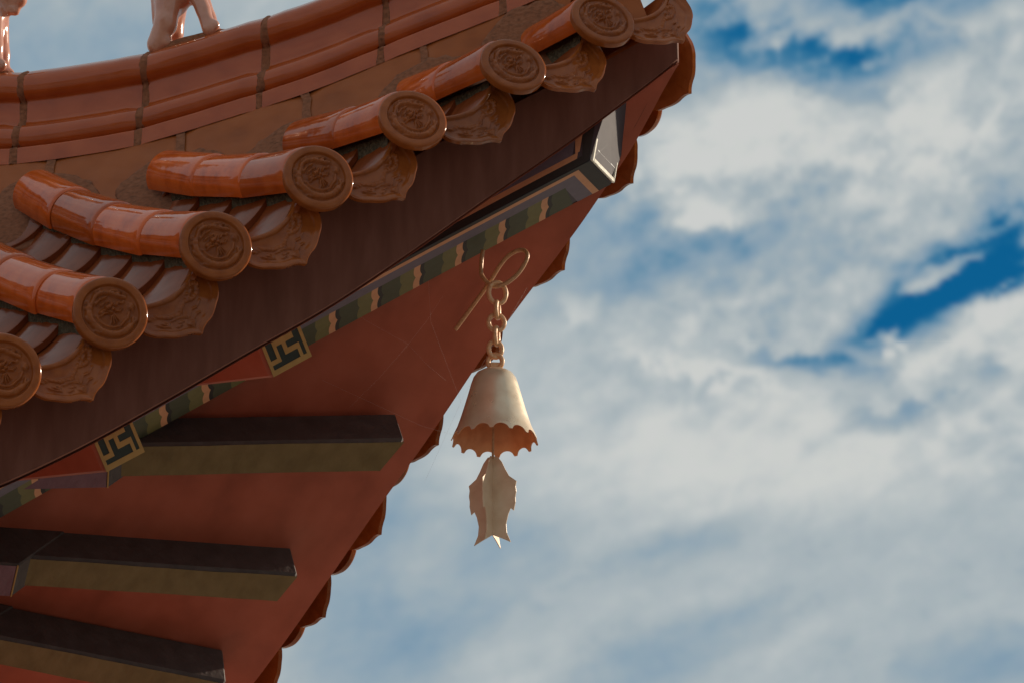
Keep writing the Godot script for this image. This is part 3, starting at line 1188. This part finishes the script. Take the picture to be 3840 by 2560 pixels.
	# the end: pale panel in a raised frame
	var en := func(a: float, h: float, lift: float) -> Vector3:
		var p := diag(u0 - 0.18 * h - 0.142 * a - lift, a, hip_y(u0 - 0.142 * a) + h)
		return p
	var se := new_st()
	flat(se)
	quad(se, en.call(-hw, 0.001, 0.002), en.call(hw, 0.001, 0.002), en.call(hw, 0.225, 0.002), en.call(-hw, 0.225, 0.002))
	obj("end_panel", finish(se), M.white, part)
	var sf := new_st()
	var fr := Transform3D(Basis((en.call(0.05, 0, 0) - en.call(-0.05, 0, 0)).normalized(), (en.call(0, 0.2, 0) - en.call(0, 0, 0)).normalized(), (en.call(0.05, 0, 0) - en.call(-0.05, 0, 0)).cross(en.call(0, 0.2, 0) - en.call(0, 0, 0)).normalized()), en.call(0, 0, 0.002))
	bevel_box(sf, fr, Vector3(-hw, 0.0, 0.0), Vector3(-hw + 0.012, 0.23, 0.006), 0.002)
	bevel_box(sf, fr, Vector3(hw - 0.008, 0.0, 0.0), Vector3(hw, 0.23, 0.006), 0.002)
	bevel_box(sf, fr, Vector3(-hw + 0.012, 0.0, 0.0), Vector3(hw - 0.008, 0.012, 0.006), 0.002)
	bevel_box(sf, fr, Vector3(-hw + 0.012, 0.165, 0.0), Vector3(hw - 0.008, 0.176, 0.006), 0.002)
	bevel_box(sf, fr, Vector3(-hw + 0.012, 0.190, 0.0), Vector3(hw - 0.008, 0.23, 0.007), 0.002)
	obj("frame", finish(sf), M.white_frame, part)
	var sn := new_st()
	bevel_box(sn, fr, Vector3(-hw + 0.034, 0.036, 0.0), Vector3(hw - 0.006, 0.140, 0.0035), 0.0015)
	obj("inner_panel", finish(sn), M.white, part)

# ------------------------------------------------------------------ bell
func hook_and_bell():
	var right := Vector3(0.8203, 0, 0.5719)
	var away := Vector3(0.5719, 0, -0.8203)
	var at := Vector3(-0.215, H0 - 0.617, -0.286)
	# picture plane through the hook: right and up in metres
	var pl := func(a: float, b: float, c: float) -> Vector3:
		return at + right * a + Vector3(0, b, 0) + away * c
	# wire hook: from the beam, round under the ring, over and out as a straight tail
	var pts := [[0.0, 0.012, 0], [-0.003, -0.012, 0], [-0.0045, -0.035, -0.002], [-0.0035, -0.052, -0.004], [0.003, -0.066, -0.006], [0.013, -0.0785, -0.010], [0.026, -0.088, -0.013], [0.042, -0.087, -0.015], [0.062, -0.078, -0.016], [0.084, -0.059, -0.016], [0.101, -0.034, -0.014], [0.110, -0.010, -0.010], [0.107, 0.006, -0.004], [0.095, 0.013, 0.002], [0.076, 0.009, 0.008], [0.056, -0.005, 0.014], [0.037, -0.030, 0.020], [0.015, -0.065, 0.028], [-0.032, -0.128, 0.046], [-0.069, -0.176, 0.060]]
	var curve := Curve3D.new()
	for i in pts.size():
		var p: Vector3 = pl.call(pts[i][0], pts[i][1], pts[i][2])
		var a: Array = pts[maxi(i - 1, 0)]
		var b: Array = pts[mini(i + 1, pts.size() - 1)]
		var t: Vector3 = (pl.call(b[0], b[1], b[2]) - pl.call(a[0], a[1], a[2])) * 0.166
		curve.add_point(p, -t, t)
	curve.bake_interval = 0.006
	var path := []
	for p in curve.get_baked_points():
		path.append(p)
	var st := new_st()
	sweep(st, path, [0.0054], 10)
	var hk := obj("wire_hook", finish(st), M.wire, self)
	tag(hk, "rusty bent wire hook under the painted corner beam", "hook")

	var bell := node("wind_bell", self, pl.call(0.03, -0.51, -0.015))
	tag(bell, "pale brass wind bell with scalloped rim hanging on a chain", "bell")
	var top := bell.position
	var loc := func(a: float, b: float, c: float) -> Vector3:
		return pl.call(a, b, c) - top
	# chain links: centre (right, up), height, width, turn about the vertical
	var links := [[0.036, -0.106, 0.064, 0.054, 0.35], [0.036, -0.150, 0.050, 0.040, 1.35], [0.034, -0.183, 0.050, 0.048, 0.15], [0.034, -0.217, 0.052, 0.036, 1.30], [0.031, -0.251, 0.050, 0.042, 0.25], [0.031, -0.283, 0.046, 0.044, -0.15]]
	for l in links:
		var s := new_st()
		var ring := []
		for k in 28:
			var a := TAU * k / 28
			var side: float = cos(a) * (l[3] * 0.5 - 0.0045)
			ring.append(loc.call(l[0] + side * cos(l[4]), l[1] + sin(a) * (l[2] * 0.5 - 0.0045), -0.015 + side * sin(l[4])))
		sweep(s, ring, [0.0060], 10, true)
		obj("chain_link", finish(s), M.chain, bell)
	var sm := new_st()
	bevel_box(sm, Transform3D(Basis(Vector3.UP, -0.5), loc.call(0.031, -0.315, -0.015)), Vector3(-0.013, -0.03, -0.005), Vector3(0.013, 0.03, 0.005), 0.002)
	obj("stem", finish(sm), M.chain, bell)
	# the bell's wall, outside and inside, with a scalloped edge; it hangs a little towards the viewer
	var tilt := Basis(right, -0.075)
	var cx: Vector3 = loc.call(0.030, -0.306, -0.015)
	var prof := [[0.0, 0.0], [0.022, -0.0005], [0.034, -0.003], [0.045, -0.010], [0.0525, -0.021], [0.058, -0.038], [0.066, -0.068], [0.075, -0.100], [0.084, -0.130], [0.0915, -0.152], [0.098, -0.166]]
	var n := 168
	var outer := []
	var inner := []
	for j in prof.size():
		var ro := []
		var ri := []
		for k in n:
			var a := TAU * k / n
			var e: Array = prof[j]
			var rad: float = e[0]
			ro.append(cx + tilt * Vector3(cos(a) * rad, e[1], sin(a) * rad))
			var ir := maxf(0.0, rad - 0.003)
			ri.append(cx + tilt * Vector3(cos(a) * ir, e[1] - (0.003 if j < 4 else 0.0), sin(a) * ir))
		outer.append(ro)
		inner.append(ri)
	# scalloped lip: round bites between narrow teeth
	for step in 3:
		var f := (step + 1) / 3.0
		var ro := []
		var ri := []
		for k in n:
			var a := TAU * k / n
			var ph := fposmod(a * 14.0 / TAU, 1.0)
			var x := absf(ph - 0.5) * 2.0
			var drop := 0.021 - 0.014 * sqrt(maxf(0.0, 1.0 - pow(x / 0.78, 2.0)))
			var rad := 0.098 + 0.0085 * (drop / 0.021) * f
			var y := -0.166 - drop * f
			ro.append(cx + tilt * Vector3(cos(a) * rad, y, sin(a) * rad))
			ri.append(cx + tilt * Vector3(cos(a) * (rad - 0.0028), y + 0.0003, sin(a) * (rad - 0.0028)))
		outer.append(ro)
		inner.append(ri)
	var so := new_st()
	soft_group(so)
	sheet(so, outer, true)
	obj("bell_body", finish(so), M.bell, bell)
	var si := new_st()
	soft_group(si, 1)
	inner.reverse()
	sheet(si, inner, true)
	soft_group(si, 2)
	sheet(si, [outer[outer.size() - 1], inner[0]], true)
	obj("bell_lining", finish(si), M.bell_in, bell)
	# rod and fish-shaped clapper of crossed plates
	var sr := new_st()
	sweep(sr, [loc.call(0.030, -0.31, -0.015), loc.call(0.0265, -0.42, -0.015), loc.call(0.026, -0.53, -0.015)], [0.003], 8)
	obj("rod", finish(sr), M.wire, bell)
	var half := [[0.001, 0.0], [0.013, -0.002], [0.024, -0.016], [0.034, -0.037], [0.043, -0.053], [0.0625, -0.068], [0.0600, -0.080], [0.0618, -0.094], [0.0595, -0.108], [0.0600, -0.120], [0.0555, -0.141], [0.0475, -0.134], [0.041, -0.148], [0.0355, -0.172], [0.0375, -0.194], [0.0480, -0.218], [0.026, -0.207], [0.001, -0.196]]
	var fc: Vector3 = loc.call(0.0255, -0.523, -0.015)
	var fm := obj("clapper", fish_mesh(half), M.fish, bell, Transform3D(Basis(Vector3.UP, 0.0), fc))
	fm.rotation.y = -0.609 - 0.40

func fish_mesh(half: Array) -> ArrayMesh:
	var st := new_st()
	flat(st)
	var poly := PackedVector2Array()
	for e in half:
		poly.append(Vector2(e[0], e[1]))
	var idx := Geometry2D.triangulate_polygon(poly)
	for q in 4:
		var b := Basis(Vector3.UP, q * PI / 2)
		for i in range(0, idx.size(), 3):
			var p := []
			for j in 3:
				p.append(poly[idx[i + j]])
			tri(st, b * Vector3(p[0].x, p[0].y, 0.0011), b * Vector3(p[1].x, p[1].y, 0.0011), b * Vector3(p[2].x, p[2].y, 0.0011))
			tri(st, b * Vector3(p[0].x, p[0].y, -0.0011), b * Vector3(p[2].x, p[2].y, -0.0011), b * Vector3(p[1].x, p[1].y, -0.0011))
		for i in poly.size():
			var u := poly[i]
			var v := poly[(i + 1) % poly.size()]
			quad(st, b * Vector3(u.x, u.y, 0.0011), b * Vector3(u.x, u.y, -0.0011), b * Vector3(v.x, v.y, -0.0011), b * Vector3(v.x, v.y, 0.0011))
	return finish(st)

# ------------------------------------------------------------------ glazed beasts on the ridge
func capsule(p: Vector3, a: Vector3, b: Vector3, ra: float, rb: float) -> float:
	var ab := b - a
	var k := clampf((p - a).dot(ab) / ab.length_squared(), 0.0, 1.0)
	return (p - a - ab * k).length() - lerpf(ra, rb, k)

func beast_mesh() -> ArrayMesh:
	var V := func(a, b, c) -> Vector3: return Vector3(a, b, c)
	var bones := []
	var add := func(a: Vector3, b: Vector3, ra: float, rb: float): bones.append([a, b, ra, rb])
	add.call(V.call(-0.045, 0.085, 0), V.call(0.018, 0.118, 0), 0.031, 0.033)
	add.call(V.call(0.018, 0.118, 0), V.call(0.030, 0.160, 0), 0.028, 0.026)
	add.call(V.call(0.030, 0.165, 0), V.call(0.040, 0.160, 0), 0.030, 0.026)
	add.call(V.call(0.045, 0.152, 0), V.call(0.080, 0.146, 0), 0.021, 0.017)
	add.call(V.call(0.040, 0.132, 0), V.call(0.070, 0.124, 0), 0.014, 0.011)
	add.call(V.call(0.080, 0.152, 0.006), V.call(0.083, 0.152, -0.006), 0.011, 0.011)
	for s in [-1, 1]:
		add.call(V.call(0.022, 0.105, 0.016 * s), V.call(0.034, 0.045, 0.021 * s), 0.025, 0.017)
		add.call(V.call(0.034, 0.045, 0.021 * s), V.call(0.038, 0.004, 0.022 * s), 0.017, 0.017)
		add.call(V.call(0.038, 0.006, 0.022 * s), V.call(0.056, 0.006, 0.024 * s), 0.012, 0.010)
		add.call(V.call(-0.045, 0.085, 0.018 * s), V.call(-0.060, 0.040, 0.024 * s), 0.033, 0.025)
		add.call(V.call(-0.060, 0.040, 0.024 * s), V.call(-0.098, 0.002, 0.022 * s), 0.025, 0.019)
		add.call(V.call(-0.098, 0.004, 0.022 * s), V.call(-0.066, 0.002, 0.024 * s), 0.014, 0.012)
		add.call(V.call(0.018, 0.185, 0.020 * s), V.call(0.004, 0.204, 0.026 * s), 0.011, 0.005)
		add.call(V.call(0.055, 0.172, 0.015 * s), V.call(0.060, 0.172, 0.017 * s), 0.010, 0.009)
		for k in 5:
			add.call(V.call(0.012 - 0.006 * k, 0.175 - 0.018 * k, 0.020 * s), V.call(-0.002 - 0.006 * k, 0.168 - 0.018 * k, 0.024 * s), 0.010, 0.006)
	add.call(V.call(-0.068, 0.100, 0), V.call(-0.082, 0.135, 0), 0.016, 0.018)
	add.call(V.call(-0.082, 0.135, 0), V.call(-0.076, 0.175, 0), 0.018, 0.008)
	add.call(V.call(-0.074, 0.095, 0.010), V.call(-0.088, 0.050, 0.014), 0.014, 0.007)
	var cell := 0.0045
	var lo := Vector3(-0.122, -0.022, -0.058)
	var nx := 54
	var ny := 54
	var nz := 26
	var val := PackedFloat32Array()
	val.resize(nx * ny * nz)
	val.fill(0.05)
	# visit only the cells near each bone, joining with a smooth minimum
	for bn in bones:
		var a: Vector3 = bn[0]
		var b: Vector3 = bn[1]
		var rr: float = maxf(bn[2], bn[3]) + 0.018
		var mn := (a.min(b) - Vector3.ONE * rr - lo) / cell
		var mx := (a.max(b) + Vector3.ONE * rr - lo) / cell
		for k in range(maxi(0, int(mn.z)), mini(nz, int(mx.z) + 2)):
			for j in range(maxi(0, int(mn.y)), mini(ny, int(mx.y) + 2)):
				for i in range(maxi(0, int(mn.x)), mini(nx, int(mx.x) + 2)):
					var p := lo + Vector3(i, j, k) * cell
					var d := capsule(p, a, b, bn[2], bn[3])
					var id := (k * ny + j) * nx + i
					var c := val[id]
					var h := clampf(0.5 + 0.5 * (c - d) / 0.008, 0.0, 1.0)
					val[id] = lerpf(c, d, h) - 0.008 * h * (1.0 - h)
	var st := new_st()
	soft_group(st)
	var vert := {}
	var getv := func(i: int, j: int, k: int) -> Vector3:
		var key := (k * ny + j) * nx + i
		if vert.has(key):
			return vert[key]
		var sum := Vector3.ZERO
		var cnt := 0
		for e in 12:
			var ax := e / 4
			var o := [0, 0, 0]
			o[(ax + 1) % 3] = e & 1
			o[(ax + 2) % 3] = (e >> 1) & 1
			var q := o.duplicate()
			q[ax] = 1
			var va := val[((k + o[2]) * ny + j + o[1]) * nx + i + o[0]]
			var vb := val[((k + q[2]) * ny + j + q[1]) * nx + i + q[0]]
			if (va < 0) != (vb < 0):
				var f := va / (va - vb)
				sum += Vector3(i + lerpf(o[0], q[0], f), j + lerpf(o[1], q[1], f), k + lerpf(o[2], q[2], f))
				cnt += 1
		var r := lo + sum / maxi(cnt, 1) * cell
		vert[key] = r
		return r
	for k in range(1, nz - 1):
		for j in range(1, ny - 1):
			for i in range(1, nx - 1):
				var v0 := val[(k * ny + j) * nx + i]
				var v1 := val[(k * ny + j) * nx + i + 1]
				if (v0 < 0) != (v1 < 0):
					quad(st, getv.call(i, j - 1, k - 1), getv.call(i, j, k - 1), getv.call(i, j, k), getv.call(i, j - 1, k))
				v1 = val[(k * ny + j + 1) * nx + i]
				if (v0 < 0) != (v1 < 0):
					quad(st, getv.call(i - 1, j, k - 1), getv.call(i, j, k - 1), getv.call(i, j, k), getv.call(i - 1, j, k))
				v1 = val[((k + 1) * ny + j) * nx + i]
				if (v0 < 0) != (v1 < 0):
					quad(st, getv.call(i - 1, j - 1, k), getv.call(i, j - 1, k), getv.call(i, j, k), getv.call(i - 1, j, k))
	# surface nets do not keep a winding here: set normals from the field
	var arr := st.commit_to_arrays()
	var vs: PackedVector3Array = arr[Mesh.ARRAY_VERTEX]
	var ns := PackedVector3Array()
	ns.resize(vs.size())
	var f := func(p: Vector3) -> float:
		var g := ((p - lo) / cell).clamp(Vector3.ZERO, Vector3(nx - 2, ny - 2, nz - 2))
		var i := int(g.x)
		var j := int(g.y)
		var k := int(g.z)
		var w := g - Vector3(i, j, k)
		var id := (k * ny + j) * nx + i
		var c0 := lerpf(lerpf(val[id], val[id + 1], w.x), lerpf(val[id + nx], val[id + nx + 1], w.x), w.y)
		id += nx * ny
		var c1 := lerpf(lerpf(val[id], val[id + 1], w.x), lerpf(val[id + nx], val[id + nx + 1], w.x), w.y)
		return lerpf(c0, c1, w.z)
	var memo := {}
	for i in vs.size():
		var p := vs[i]
		if not memo.has(p):
			var e := 0.004
			memo[p] = Vector3(f.call(p + Vector3(e, 0, 0)) - f.call(p - Vector3(e, 0, 0)), f.call(p + Vector3(0, e, 0)) - f.call(p - Vector3(0, e, 0)), f.call(p + Vector3(0, 0, e)) - f.call(p - Vector3(0, 0, e))).normalized()
		ns[i] = memo[p]
	for i in range(0, vs.size(), 3):
		var n := (vs[i + 2] - vs[i]).cross(vs[i + 1] - vs[i])
		if n.dot(ns[i]) < 0:
			var s := vs[i + 1]
			vs[i + 1] = vs[i + 2]
			vs[i + 2] = s
			var s2 := ns[i + 1]
			ns[i + 1] = ns[i + 2]
			ns[i + 2] = s2
	var out := []
	out.resize(Mesh.ARRAY_MAX)
	out[Mesh.ARRAY_VERTEX] = vs
	out[Mesh.ARRAY_NORMAL] = ns
	var am := ArrayMesh.new()
	am.add_surface_from_arrays(Mesh.PRIMITIVE_TRIANGLES, out)
	return am

func beasts():
	var mesh := beast_mesh()
	var labels := ["glazed ridge beast on the slope near the upturned tip, only legs showing", "glazed ridge beast on the low level ridge, snout and chest showing"]
	var us := [1.093, 1.667]
	for i in 2:
		var u: float = us[i]
		var y := ridge_base(u) + 0.286
		var x := diag(u - 0.05, 0, ridge_base(u - 0.05)) - diag(u + 0.05, 0, ridge_base(u + 0.05))
		x = x.normalized()
		var z := x.cross(Vector3.UP).normalized()
		var b := Basis(x, z.cross(x), z)
		var root := node("ridge_beast", self, diag(u, 0, y))
		root.basis = b
		tag(root, labels[i], "statue", "glazed beasts along the hip ridge")
		obj("body", mesh, M.beast, root, Transform3D(Basis.from_scale(Vector3(1.08, 1.42, 1.2)), Vector3(0, 0.012, 0)))
		var st := new_st()
		var rows := []
		for k in 5:
			var ring := []
			var q: float = [1.0, 0.97, 0.9, 0.6, 0.0][k]
			for j in 24:
				var a := TAU * j / 24
				var w := 1.0 + 0.12 * noise.get_noise_2d(cos(a) * 2 + i * 9, sin(a) * 2)
				ring.append(Vector3(-0.025 + cos(a) * 0.118 * q * w, [-0.03, 0.002, 0.010, 0.014, 0.014][k] + 0.004 * noise.get_noise_2d(j, k), sin(a) * 0.040 * q * w))
			rows.append(ring)
		soft_group(st)
		sheet(st, rows, true)
		obj("mortar_base", finish(st), M.mortar, root)

# ------------------------------------------------------------------ cobweb, ground, wall
func cobweb():
	var st := new_st()
	var right := Vector3(0.8203, 0, 0.5719)
	var away := Vector3(0.5719, 0, -0.8203)
	var at := Vector3(-0.215, H0 - 0.617, -0.286) + away * 0.12
	var pl := func(a: float, b: float) -> Vector3:
		return at + right * a + Vector3(0, b, 0) + away * (0.05 * sin(a * 9.0))
	var c: Vector3 = pl.call(-0.185, -0.21)
	var ends := [[-0.40, -0.05], [-0.33, -0.36], [-0.09, -0.30], [-0.10, -0.08]]
	for e in ends:
		var b: Vector3 = pl.call(e[0], e[1])
		var mid := (c + b) * 0.5 + Vector3(0, -0.006, 0)
		sweep(st, [c, mid, b], [0.00008], 4)
	for l in [[[-0.40, -0.28], [-0.15, -0.42], [0.06, -0.46]], [[0.11, -0.03], [-0.05, -0.34], [-0.14, -0.56]], [[-0.14, 0.02], [-0.13, -0.15], [-0.05, -0.36]]]:
		sweep(st, [pl.call(l[0][0], l[0][1]), pl.call(l[1][0], l[1][1]), pl.call(l[2][0], l[2][1])], [0.00012], 4)
	var o := obj("cobweb", finish(st), M.web, self)
	tag(o, "thin torn cobweb strung under the red soffit beside the hook", "cobweb")

func ground():
	var pm := PlaneMesh.new()
	pm.size = Vector2(3000, 3000)
	var o := obj("ground", pm, M.ground, self)
	tag(o, "", "", "", "structure")

func temple_walls(r: Node):
	# the body of the building under the eaves
	var st := new_st()
	bevel_box(st, Transform3D.IDENTITY, Vector3(-9.0, 0.0, -9.0), Vector3(-1.13, 3.45, -1.13), 0.02)
	obj("wall", finish(st), M.wall, r)

# unseen trees across the courtyard, those beside the building added for their shade: they shade the near side of the eave and darken what its glaze mirrors
func trees():
	for e in [[-11.0, 12.5, 12.5], [-6.5, 13.0, 14.0], [-2.0, 12.4, 12.8], [2.2, 13.4, 14.5], [6.5, 12.0, 13.0], [9.5, 6.5, 8.0], [8.6, 2.8, 6.6], [-14.5, 8.0, 7.0], [7.8, 4.8, 7.0], [7.0, 8.6, 7.5], [8.2, 1.2, 5.2]]:
		tree(Vector3(e[0], 0, e[1]), e[2])

func tree(at: Vector3, high: float):
	var root := node("unseen_tree", self, at)
	tag(root, "broad leafy unseen tree that shades the near side of the eave", "tree", "trees across the courtyard")
	var st := new_st()
	var bole := high * 0.38
	sweep(st, [Vector3(0, -0.1, 0), Vector3(0.05, bole * 0.5, 0.03), Vector3(-0.04, bole, 0.0), Vector3(0.1, high * 0.7, -0.1)], [0.24, 0.18, 0.15, 0.06], 9)
	var clumps := []
	for k in 16:
		var a := TAU * k / 16.0 * 2.4 + rng.randf_range(-0.3, 0.3)
		var y := lerpf(bole * 0.9, high * 0.93, k / 15.0)
		var rad := high * 0.26 * (1.0 - 0.55 * k / 15.0) * rng.randf_range(0.6, 1.1)
		var c := Vector3(cos(a) * rad, y, sin(a) * rad)
		sweep(st, [Vector3(0, y * 0.75, 0), c * Vector3(0.6, 1, 0.6) + Vector3(0, -0.2, 0), c], [0.07, 0.045, 0.015], 6)
		clumps.append([c, high * rng.randf_range(0.12, 0.17)])
	obj("trunk", finish(st), M.bark, root)
	var sl := new_st()
	flat(sl)
	for c in clumps:
		for k in 260:
			var d := Vector3(rng.randfn(), rng.randfn() * 0.75, rng.randfn()).normalized() * pow(rng.randf(), 0.4) * float(c[1])
			var p: Vector3 = c[0] + d
			var b := Basis(Vector3(rng.randfn(), rng.randfn(), rng.randfn()).normalized(), rng.randf() * TAU)
			var l := rng.randf_range(0.07, 0.13)
			quad(sl, p, p + b * Vector3(l * 0.45, l * 0.5, 0.01), p + b * Vector3(0, l * 1.3, 0), p + b * Vector3(-l * 0.45, l * 0.5, 0.01))
	obj("crown", finish(sl), M.leaf, root)
